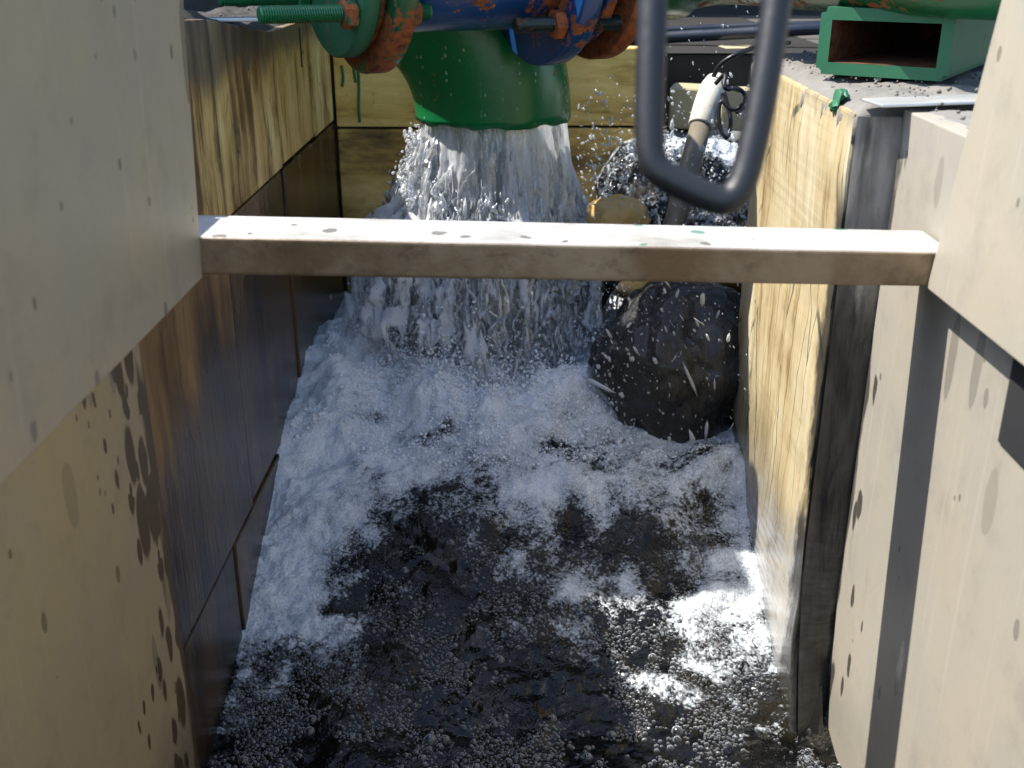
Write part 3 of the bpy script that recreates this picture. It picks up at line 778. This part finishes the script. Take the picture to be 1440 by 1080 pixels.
def cable(pts, rad, m, label, cat='cable', group=None, name='cable'):
    P = smooth_path(pts, 3); bm = bmesh.new(); bm_tube(bm, P, rad, 10)
    o = from_bm(name, bm, m, smooth=True, off=P[0]); o.location = P[0]; return tag(o, label, cat, group)
cable([AT(1003, 108, 2.3), AT(1012, 90, 2.28), AT(1035, 76, 2.26), AT(1062, 66, 2.3), AT(1110, 60, 2.5)], .005, M['cable'], 'thin black cable arching right from the white pipe cap')
cable([AT(1006, 118, 2.26), AT(1022, 100, 2.24), AT(1016, 128, 2.22), AT(1040, 122, 2.25), AT(1052, 140, 2.26), AT(1030, 160, 2.26), AT(1012, 135, 2.26), AT(1010, 175, 2.27), AT(1022, 200, 2.27), AT(1030, 170, 2.28), AT(1018, 130, 2.28)], .0045, M['cable'], 'tangled black cable hanging in loops right of the white pipe cap')
cable([AT(1012, 120, 2.3), AT(1034, 126, 2.3), AT(1048, 130, 2.32), AT(1052, 150, 2.33), AT(1036, 158, 2.3)], .004, M['cable'], 'short black cable loop beside the tangled cable')
cable([AT(820, 62, 2.9), AT(940, 52, 2.9), AT(1040, 47, 2.85), AT(1150, 40, 2.8), AT(1300, 34, 2.8)], .016, M['hose'], 'long blue black hose running along the far ground above the back wall', 'hose', name='hose')
cable([AT(820, 46, 3.2), AT(950, 42, 3.2), AT(1070, 36, 3.15), AT(1200, 33, 3.1)], .011, M['hose'], 'thinner dark hose lying behind the blue black hose', 'hose', name='hose')

# dark backdrop far behind, background shade put into its colour
o = plate('shade_backdrop', M['backdrop'], -6, 6, 4.4, 4.6, -.3, 2.4, 'black backdrop with the background shade put into its colour', 'wall', .01)

EC = empty('sun_blocker', (-.86, 1.94, -.26), 'unseen added cabinet standing on the ground beyond the left wall', 'blocker')  # added box out of view, blocks the sun over the foam
bm = bmesh.new(); bm_box(bm, -.16, .16, -.25, .25, 0, 1.0, .012, 3); from_bm('body', bm, M['strip'], EC)
bm = bmesh.new(); bm_box(bm, .161, .168, -.22, .22, .05, .86, .003, 2); from_bm('blocker_front', bm, M['strip'], EC)

# stones
def rock(name, cen, rad, sc, m, label, cat, seed, amp=.22, sub=5):
    bm = bmesh.new(); bmesh.ops.create_icosphere(bm, subdivisions=sub, radius=1)
    A = np.array([v.co for v in bm.verts])
    n = fbm(A[:, 0] * 1.3, A[:, 1] * 1.3, A[:, 2] * 1.3, 3, seed) * amp + fbm(A[:, 0] * 6, A[:, 1] * 6, A[:, 2] * 6, 4, seed + 9) * amp * .22
    for v, k in zip(bm.verts, n): v.co = Vector((v.co.x * sc[0], v.co.y * sc[1], v.co.z * sc[2])) * rad * (1 + k)
    o = from_bm(name, bm, m, smooth=True); o.location = cen; return tag(o, label, cat)
q = ATY(872, 310, 2.2)
rock('stone', q, .068, (1.0, .9, .78), M['tan_stone'], 'tan rounded stone just behind the crossbar right of the falling water', 'stone', 4)
rock('boulder', (.300, 2.035, -.795), .175, (.86, .93, .98), M['boulder'], 'black wet rounded boulder standing in the foam right of the falling water', 'boulder', 12, .30)

# ------------------------------------------------------------------ water
FMAP = [   # foam laid out in plan, far row first (each row one distance, left wall to right wall; near right whitened for sun glints)
  # v=470
  '778777777755',
  '889988888888',   # 530
  '998888877788',   # 580
  '898767766767',   # 630
  '987656666656',   # 670
  '987545545545',   # 710
  '986433454446',   # 750
  '985224445466',   # 790
  '986233466457',   # 830
  '886124543556',   # 870
  '776332334656',   # 910
  '665322234555',   # 960
  '643233332455',   # 1010
  '534433233345',   # 1060
  '543332233344']   # 1110
FV = [470, 530, 580, 630, 670, 710, 750, 790, 830, 870, 910, 960, 1010, 1060, 1110]
FM = np.array([[int(c) for c in r] for r in FMAP], float) / 9.0
# plan distance of each row on the water
def row_y(v):
    lo, hi = .5, 3.2
    r = ray(740, v)
    for _ in range(40):
        mid = (lo + hi) / 2
        zr = r.z * (mid / r.y)
        if zr > float(wl(mid)): lo = mid
        else: hi = mid
    return lo
FY = np.array([row_y(v) for v in FV])[::-1]
FMr = FM[::-1]
HOLES = [(530, 668, .026, .9), (627, 680, .030, .8), (600, 648, .022, .5), (700, 645, .02, .5), (880, 662, .022, .6), (940, 672, .02, .6), (500, 820, .035, .7), (770, 700, .025, .5)]
def foam_at(X, Y):
    wx = X + .03 * fbm(X * 9, Y * 9, 1.5, 3, 40); wy = Y + .035 * fbm(X * 9, Y * 9, 7.5, 3, 50)
    cx = np.clip((wx - XL) / (XR - XL), 0, 1) * (FM.shape[1] - 1)
    ry = np.interp(wy, FY, np.arange(len(FY)))
    i0 = np.clip(np.floor(cx).astype(int), 0, FM.shape[1] - 2); j0 = np.clip(np.floor(ry).astype(int), 0, len(FY) - 2)
    a, b = cx - i0, ry - j0
    a = a * a * (3 - 2 * a); b = b * b * (3 - 2 * b)
    meso = .42 * fbm(wx * 10, wy * 13, 2.5, 4, 61) + .22 * (.42 - np.abs(fbm(wx * 9, wy * 12, 4.5, 3, 66)) * 2)
    for hu, hv, hr, ha in HOLES:
        hp_ = ATZ(hu, hv, float(wl(1.62))); meso = meso - .75 * ha * np.exp(-(((wx + .5 * (wy - Y) - hp_.x) / (hr * 1.25)) ** 2 + ((wy + .6 * (wx - X) - hp_.y) / (hr * .65)) ** 2))
    return meso * (1 - .55 * sstep(1.75, 2.0, Y)) + (FMr[j0, i0] * (1 - a) + FMr[j0, i0 + 1] * a) * (1 - b) + (FMr[j0 + 1, i0] * (1 - a) + FMr[j0 + 1, i0 + 1] * a) * b
JX, JY = E.x, E.y
def water_h(X, Y, Fo):
    z = wl(Y)
    far = sstep(1.5, 2.0, Y)
    wx = X + .02 * fbm(X * 12, Y * 12, 3, 2, 3); wy = Y + .02 * fbm(X * 12, Y * 12, 9, 2, 4)
    z = z + (.013 + .022 * far) * fbm(wx * 8, wy * 10, 0, 3, 11)
    z = z + (.007 - .001 * far) * fbm(wx * 15, wy * 20, 2, 3, 21)
    fm = .25 + .75 * sstep(.4, .7, Fo)
    z = z + fm * (.0050 * fbm(wx * 34, wy * 38, 4, 3, 31) + .0025 * fbm(wx * 90, wy * 95, 4, 2, 35))
    z = z + .012 * (np.clip(Fo, 0, 1) - .4) + .0035 * sstep(.45, .8, Fo) * fbm(X * 70, Y * 70, 1, 3, 77)
    # pile of foam where the fall strikes, hollow behind it
    d = np.hypot(X - JX, (Y - JY) * 1.1)
    z = z + (.032 + .055 * fbm(X * 10, Y * 10, 6, 4, 45)) * np.exp(-((d - .34) / .09) ** 2) + .03 * np.exp(-(d / .25) ** 2)
    z = z + (.055 + .05 * fbm(X * 16, Y * 16, 8, 3, 46)) * np.exp(-(((X + .40) / .09) ** 2 + ((Y - 2.2) / .13) ** 2))
    z = z + .03 * np.exp(-(((X - .36) / .06) ** 2 + ((Y - 1.80) / .05) ** 2))
    return z
def grid_mesh(name, x0, x1, y0, y1, st, fn):
    nx, ny = int((x1 - x0) / st) + 1, int((y1 - y0) / st) + 1
    X, Y = np.meshgrid(np.linspace(x0, x1, nx), np.linspace(y0, y1, ny), indexing='ij')
    Z, Fo = fn(X, Y)
    idx = np.arange(nx * ny).reshape(nx, ny)
    Fq = np.stack([idx[:-1, :-1], idx[1:, :-1], idx[1:, 1:], idx[:-1, 1:]], -1).reshape(-1, 4)
    me = npmesh(name, np.stack([X, Y, Z], -1).reshape(-1, 3), Fq)
    at = me.attributes.new('foam', 'FLOAT', 'POINT'); at.data.foreach_set('value', Fo.ravel().astype(np.float32))
    return me
def wfn(X, Y):
    Fo = foam_at(X, Y); return water_h(X, Y, Fo), Fo
me = grid_mesh('water', XL - .02, XP + .02, -.2, YB + .02, .0036, wfn)
WATER = tag(link('water', me, M['water'], None, True), kind='structure')
# raised splash sheet tumbling over the boulder in the far right recess
def sfn(X, Y):
    Fo = .44 + .6 * fbm(X * 9, Y * 9, 0, 4, 90)
    z = -.64 + .20 * sstep(2.2, 2.62, Y) - .30 * (1 - sstep(1.96, 2.16, Y)) - .16 * (1 - sstep(.10, .26, X))
    z = z + .035 * fbm(X * 14, Y * 14, 3, 4, 95) + .012 * fbm(X * 50, Y * 50, 1, 3, 99)
    return z, Fo
me = grid_mesh('splash_water', .17, XR2, 2.2, YB + .01, .004, sfn)
tag(link('splash_water', me, M['water'], None, True), kind='structure')
me = grid_mesh('recess_water', XP + .02, XR2, YR1 - .01, 2.14, .008, lambda X, Y: (wl(Y) + .02 * fbm(X * 12, Y * 12, 0, 3, 5), .4 + .3 * fbm(X * 12, Y * 12, 0, 3, 6)))
tag(link('recess_water', me, M['water'], None, True), kind='structure')

# falling column
def column(k, seed, amp, mat, name, nth=300, nz=230):
    TH, Tt = np.meshgrid(np.linspace(0, 2 * np.pi, nth, endpoint=False), np.linspace(0, 1, nz), indexing='ij')
    ztop, zbot = E.z + .006, -.90
    Z = ztop + (zbot - ztop) * Tt
    rad = np.interp(Z, [-.95, -.85, -.71, -.56, -.45, -.35], [.285, .262, .228, .190, .166, .152]) * k
    c, s = np.cos(TH), np.sin(TH)
    n = fbm(c * 3.0 * k, s * 3.0 * k, Z * 2.2, 3, seed)
    n2 = fbm(c * 11 * k, s * 11 * k, Z * 7, 4, seed + 30)
    n3 = fbm(c * 34 * k, s * 34 * k, Z * 26, 3, seed + 60)
    grow = .10 + .9 * sstep(.05, .7, Tt)
    rad = rad + amp * (n * .07 + n2 * .065 + n3 * .014) * grow
    # the left flank breaks outwards early
    rad = rad * (1 + .42 * sstep(.04, .5, Tt) * np.clip(-c, 0, 1) ** 2 * np.clip(n2 * 1.6 + .35, 0, 1))
    X = JX + rad * c + .01 * Tt; Y = JY + rad * s * .95 - .03 * Tt ** 2
    Z2 = Z + .02 * n2 * grow
    idx = np.arange(nth * nz).reshape(nth, nz)
    nxt = np.roll(idx, -1, 0)
    Fq = np.stack([idx[:, :-1], idx[:, 1:], nxt[:, 1:], nxt[:, :-1]], -1).reshape(-1, 4)
    me = npmesh(name, np.stack([X, Y, Z2], -1).reshape(-1, 3), Fq)
    at = me.attributes.new('age', 'FLOAT', 'POINT'); at.data.foreach_set('value', Tt.ravel().astype(np.float32))
    return me
FALL = bpy.data.objects.new('falling_water', None); C.objects.link(FALL); FALL.location = (0, 0, 0); FALL['kind'] = 'structure'
link('outer_sheet', column(1.0, 200, 1.0, None, 'outer_sheet'), M['fall'], FALL, True)
link('middle_sheet', column(.80, 300, 1.3, None, 'middle_sheet'), M['fall'], FALL, True)
link('aerated_core', column(.42, 400, 1.8, None, 'aerated_core', 200, 160), M['fall_core'], FALL, True)

# ropes of water torn off the fall
def ropes(n, seg=26, sd=8):
    V, Fq = [], []
    for i in range(n):
        left = rng.uniform() < .45
        th = rng.normal(math.pi * 1.02, .55) if left else rng.uniform(math.pi * .95, math.pi * 2.1)
        t0 = rng.uniform(.02, .16) if left else rng.uniform(.12, .42)
        ln = rng.uniform(.05, .24); vo = rng.uniform(.10, .55) if left else rng.uniform(.02, .16)
        r0 = np.interp(E.z - t0, [-.95, -.85, -.71, -.56, -.45, -.35], [.285, .262, .228, .190, .166, .150]) * rng.uniform(.94, 1.04)
        t = np.linspace(0, 1, seg); zz = E.z - t0 - ln * t
        rr = r0 + vo * ln * t ** .8 * .9
        thn = th + .12 * fbm(t * 3, i * 7.3, 0, 2, 900)
        P = np.stack([JX + rr * np.cos(thn), JY + rr * np.sin(thn) * .95, zz], 1)
        P[:, :2] += .008 * np.stack([fbm(t * 6, i * 3.1, 1, 2, 910), fbm(t * 6, i * 3.1, 2, 2, 920)], 1)
        w = rng.lognormal(math.log(.0048), .45) * np.clip(np.sin(np.pi * t) ** .5, .02, 1) * (.65 + .7 * np.abs(fbm(t * 9, i * 5.7, 3, 3, 930)) * 2)
        a = np.linspace(0, 2 * np.pi, sd, endpoint=False)
        fl = rng.uniform(.5, 1.9)
        ring = np.stack([np.cos(a) * fl, np.sin(a) / fl ** .5, a * 0], 1)
        c, q = math.cos(th + 1.57), math.sin(th + 1.57)
        ring = np.stack([ring[:, 0] * c - ring[:, 1] * q, ring[:, 0] * q + ring[:, 1] * c, ring[:, 2]], 1)
        b = len(V) * seg * sd
        V.append((P[:, None] + ring[None] * w[:, None, None]).reshape(-1, 3))
        idx = b + np.arange(seg * sd).reshape(seg, sd); nx = np.roll(idx, -1, 1)
        Fq.append(np.stack([idx[:-1], nx[:-1], nx[1:], idx[1:]], -1).reshape(-1, 4))
    V = np.concatenate(V); Fq = np.concatenate(Fq)
    V[:, 0] = np.maximum(V[:, 0], XL + .006)
    me = npmesh('torn_ropes', V, Fq)
    at = me.attributes.new('age', 'FLOAT', 'POINT'); at.data.foreach_set('value', np.full(len(V), -.9, np.float32))
    return me
link('torn_ropes', ropes(240), M['fall'], FALL, True)

# droplets and ligaments
def ico(sub):
    bm = bmesh.new(); bmesh.ops.create_icosphere(bm, subdivisions=sub, radius=1)
    bm.verts.ensure_lookup_table()
    V = np.array([v.co[:] for v in bm.verts]); Fc = np.array([[v.index for v in f.verts] for f in bm.faces]); bm.free()
    return V, Fc
IV, IF = ico(1); IV2, IF2 = ico(2)
def scatter(P, Rr, Dv, stretch, V=IV, Fc=IF, wob=.25):
    Rr = np.minimum(Rr, .0045)
    """P centres, Rr radii, Dv unit direction of stretch"""
    n = len(P)
    a = np.cross(Dv, np.array([.3, .9, .1])); a /= np.linalg.norm(a, axis=1, keepdims=True)
    b = np.cross(Dv, a)
    w = 1 + wob * rng.uniform(-1, 1, (n, len(V), 1))
    L = V[None] * w
    out = P[:, None] + (L[..., 0:1] * a[:, None] + L[..., 1:2] * b[:, None]) * Rr[:, None, None] + L[..., 2:3] * Dv[:, None] * (Rr * stretch)[:, None, None]
    Fo = (Fc[None] + (np.arange(n) * len(V))[:, None, None]).reshape(-1, 3)
    return out.reshape(-1, 3), Fo
sets = []
def add(P, Rr, Dv, st, **k): sets.append(scatter(np.asarray(P, float), np.asarray(Rr, float), np.asarray(Dv, float), np.asarray(st, float), **k))
def unit(v): return v / np.linalg.norm(v, axis=1, keepdims=True)
# around the fall
N = 16000
th = rng.uniform(0, 2 * np.pi, N); t = rng.beta(2.2, 1.1, N)
z = E.z - .03 + (-.93 - E.z) * t
rad = np.interp(z, [-.95, -.85, -.71, -.56, -.45, -.35], [.30, .275, .243, .205, .178, .160]) * (1 + .22 * np.abs(rng.normal(0, 1, N)) * t * .6 + rng.uniform(-.25, .03, N))
P = np.stack([JX + rad * np.cos(th), JY + rad * np.sin(th) * .95, z], 1)
keep = fbm(P[:, 0] * 13, P[:, 1] * 13, P[:, 2] * 9, 3, 500) > (.02 - .10 * t)
keep &= (P[:, 0] > XL + .01) & (P[:, 1] < YB - .01) & ~((P[:, 0] > .2) & (P[:, 1] < 2.05))
P, th, t = P[keep], th[keep], t[keep]; n = len(P)
D = unit(np.stack([np.cos(th) * .25, np.sin(th) * .25, -np.ones(n)], 1) + rng.normal(0, .15, (n, 3)))
add(P, rng.lognormal(math.log(.0020), .55, n), D, rng.lognormal(math.log(2.6), .6, n))
# left burst close under the pipe mouth
N = 1700
t = rng.beta(1.3, 1.5, N); z = E.z - .03 - .40 * t
x = JX - .165 - .11 * t * rng.beta(1.5, 2.5, N) * 1.7 + rng.normal(0, .012, N); y = JY + rng.uniform(-.12, .10, N)
k = fbm(x * 22, y * 22, z * 22, 2, 620) > -.1
x, y, z = x[k], y[k], z[k]; n = len(x)
add(np.stack([x, y, z], 1), rng.lognormal(math.log(.0021), .5, n), unit(np.stack([-np.ones(n) * .5, np.zeros(n), -np.ones(n)], 1) + rng.normal(0, .5, (n, 3))), rng.uniform(1, 2.6, n))
# spray in front of the boulder and in the air at the right
N = 620
P = np.stack([.13 + .30 * rng.beta(1, 1.7, N), rng.uniform(1.80, 1.98, N), -.9 + .45 * rng.beta(1, 1.2, N)], 1)
add(P, rng.lognormal(math.log(.0011), .65, N), unit(rng.normal(0, .3, (N, 3)) + np.array([.35, 0, -1])), rng.lognormal(math.log(2.2), .6, N))
N = 2600
P = np.stack([rng.uniform(.12, .55, N), rng.uniform(2.1, 2.6, N), -.66 + .42 * rng.beta(1.1, 2.4, N)], 1)
add(P, rng.lognormal(math.log(.0015), .5, N), unit(rng.normal(0, .6, (N, 3)) + np.array([.3, 0, -.6])), rng.uniform(1, 3, N))
N = 100
P = np.stack([rng.uniform(.24, .50, N), rng.uniform(2.2, 2.6, N), rng.uniform(-.40, -.02, N)], 1)
add(P, rng.lognormal(math.log(.0011), .45, N), unit(rng.normal(0, .3, (N, 3)) + np.array([.0, 0, -1])), rng.uniform(1, 3, N))
# drops jumping over the foam pile
N = 260
P = np.stack([rng.uniform(XL + .03, .38, N), rng.uniform(1.85, 2.15, N), np.zeros(N)], 1)
P[:, 2] = wl(P[:, 1]) + .02 + rng.exponential(.035, N)
add(P, rng.lognormal(math.log(.0014), .4, N), unit(rng.normal(0, 1, (N, 3))), rng.uniform(1, 1.6, N))
V = []; Fs = []; o0 = 0
for v, f in sets: V.append(v); Fs.append(f + o0); o0 += len(v)
me = npmesh('spray_droplets', np.concatenate(V), np.concatenate(Fs))
tag(link('spray_droplets', me, M['drop'], None, True), 'white drops and threads of spray flying round the falling water', 'spray', kind='stuff')

# froth thrown up along the foot of the fall and standing on the foam
N = 22000
X = rng.uniform(XL + .01, .39, N); Y = rng.uniform(1.82, 2.2, N)
d = np.hypot(X - JX, (Y - JY) * 1.1)
k = (d > .2) & (rng.uniform(0, 1, N) < .25 + .75 * np.exp(-((d - .30) / .08) ** 2)) & (fbm(X * 14, Y * 14, 0, 3, 800) > -.25)
X, Y, d = X[k], Y[k], d[k]; n = len(X)
Z = water_h(X, Y, foam_at(X, Y)) + rng.exponential(1, n) * (.0012 + .034 * np.exp(-((d - .25) / .07) ** 2))
v, f = scatter(np.stack([X, Y, Z], 1), np.clip(rng.lognormal(math.log(.0015), .45, n), .0006, .005), unit(rng.normal(0, 1, (n, 3))), rng.uniform(.9, 1.8, n), wob=.3)
me = npmesh('froth', v, f)
tag(link('froth', me, M['froth'], None, True), 'white froth flecks along the foot of the falling water', 'froth', kind='stuff')

# bubbles riding on the near water
def hemi(seg=8, rings=3):
    V = [(0, 0, 1)]; Fc = []
    for i in range(1, rings + 1):
        a = math.pi / 2 * i / rings * 1.1
        for k in range(seg): V.append((math.sin(a) * math.cos(2 * math.pi * k / seg), math.sin(a) * math.sin(2 * math.pi * k / seg), math.cos(a)))
    for k in range(seg): Fc.append((0, 1 + k, 1 + (k + 1) % seg))
    for i in range(rings - 1):
        for k in range(seg):
            a, b = 1 + i * seg + k, 1 + i * seg + (k + 1) % seg
            Fc += [(a, a + seg, b), (b, a + seg, b + seg)]
    return np.array(V), np.array(Fc)
HV, HF = hemi()
N = 170000
X = rng.uniform(XL + .005, XP - .03, N); Y = rng.uniform(1.05, 1.75, N)
Fo = foam_at(X, Y)
wx = X + .04 * fbm(X * 7, Y * 7, 0, 3, 711); wy = Y + .04 * fbm(X * 7, Y * 7, 4, 3, 712)
cl = fbm(wx * 13, wy * 9, 0, 4, 700) + .45 * fbm(X * 45, Y * 45, 0, 2, 720) + .05 * sstep(.12, .3, X)
pr = np.clip((Fo - .34) * 2.6 + 2.6 * cl, 0, 1) * (1 - .9 * sstep(1.35, 1.62, Y)) * (Y < 1.66)
k = rng.uniform(0, 1, N) < pr * .62
X, Y, Fo = X[k], Y[k], Fo[k]; n = len(X)
Z = water_h(X, Y, Fo)
rr = np.clip(rng.lognormal(math.log(.0022), .50, n), .0009, .0080) * (1 + .5 * sstep(1.5, 1.15, Y))
# bubbles crowd together but never run into each other
grid_, ok = {}, []
for q in range(n):
    cx, cy = int(X[q] / .008), int(Y[q] / .008); free = True
    for gx in (cx - 1, cx, cx + 1):
        for gy in (cy - 1, cy, cy + 1):
            for (px, py, pr_) in grid_.get((gx, gy), ()):
                if (px - X[q]) ** 2 + (py - Y[q]) ** 2 < (.86 * (pr_ + rr[q])) ** 2: free = False; break
            if not free: break
        if not free: break
    if free: grid_.setdefault((cx, cy), []).append((X[q], Y[q], rr[q])); ok.append(q)
X, Y, Z, rr = X[ok], Y[ok], Z[ok], rr[ok]; n = len(ok)
P = np.stack([X, Y, Z - rr * .12], 1)
out = P[:, None] + HV[None] * rr[:, None, None]
Fa = (HF[None] + (np.arange(n) * len(HV))[:, None, None]).reshape(-1, 3)
me = npmesh('bubbles', out.reshape(-1, 3), Fa)
tag(link('bubbles', me, M['bubble'], None, True), 'clusters of clear round bubbles drifting on the dark near water', 'bubbles', kind='stuff')

# grit on the copings
N = 260
P = np.concatenate([np.stack([rng.uniform(XR + .01, .75, N), rng.uniform(YR0, YR1 + .05, N), np.full(N, -.178)], 1),
                    np.stack([rng.uniform(XP + .01, .75, N // 2), rng.uniform(.9, YR0, N // 2), np.full(N // 2, -.18)], 1),
                    np.stack([rng.uniform(-.62, XL - .005, N // 2), rng.uniform(1.25, 2.6, N // 2), np.full(N // 2, -.134)], 1)])
n = len(P)
v, f = scatter(P, rng.lognormal(math.log(.0015), .45, n), unit(rng.normal(0, 1, (n, 3))), rng.uniform(.7, 1.5, n), wob=.45)
me = npmesh('grit', v, f)
tag(link('grit', me, M['grit'], None, False), 'dark loose grit lying on the wall copings', 'grit', kind='stuff')

# ------------------------------------------------------------------ light
sd = Vector((-1, .12, 1.6)).normalized()
sl = bpy.data.lights.new('sun', 'SUN'); sl.energy = 4.2; sl.angle = R(.5); sl.color = (1, .95, .87)
so = bpy.data.objects.new('sun', sl); C.objects.link(so)
so.rotation_euler = sd.to_track_quat('Z', 'Y').to_euler()
w = bpy.data.worlds.new('World'); bpy.context.scene.world = w; w.use_nodes = True
nt = w.node_tree; nt.nodes.clear()
sk = nt.nodes.new('ShaderNodeTexSky'); sk.sky_type = 'NISHITA'; sk.sun_disc = False
sk.sun_elevation = math.asin(sd.z); sk.sun_rotation = math.atan2(sd.x, sd.y)
bg = nt.nodes.new('ShaderNodeBackground'); bg.inputs[1].default_value = .15
wo = nt.nodes.new('ShaderNodeOutputWorld')
nt.links.new(sk.outputs[0], bg.inputs[0]); nt.links.new(bg.outputs[0], wo.inputs[0])
sc = bpy.context.scene
sc.view_settings.view_transform = 'Standard'; sc.view_settings.look = 'None'; sc.view_settings.exposure = 1.2; sc.view_settings.gamma = 1
sc.cycles.max_bounces = 10; sc.cycles.transparent_max_bounces = 24; sc.cycles.use_denoising = True
sc.cycles.caustics_reflective = False; sc.cycles.caustics_refractive = False
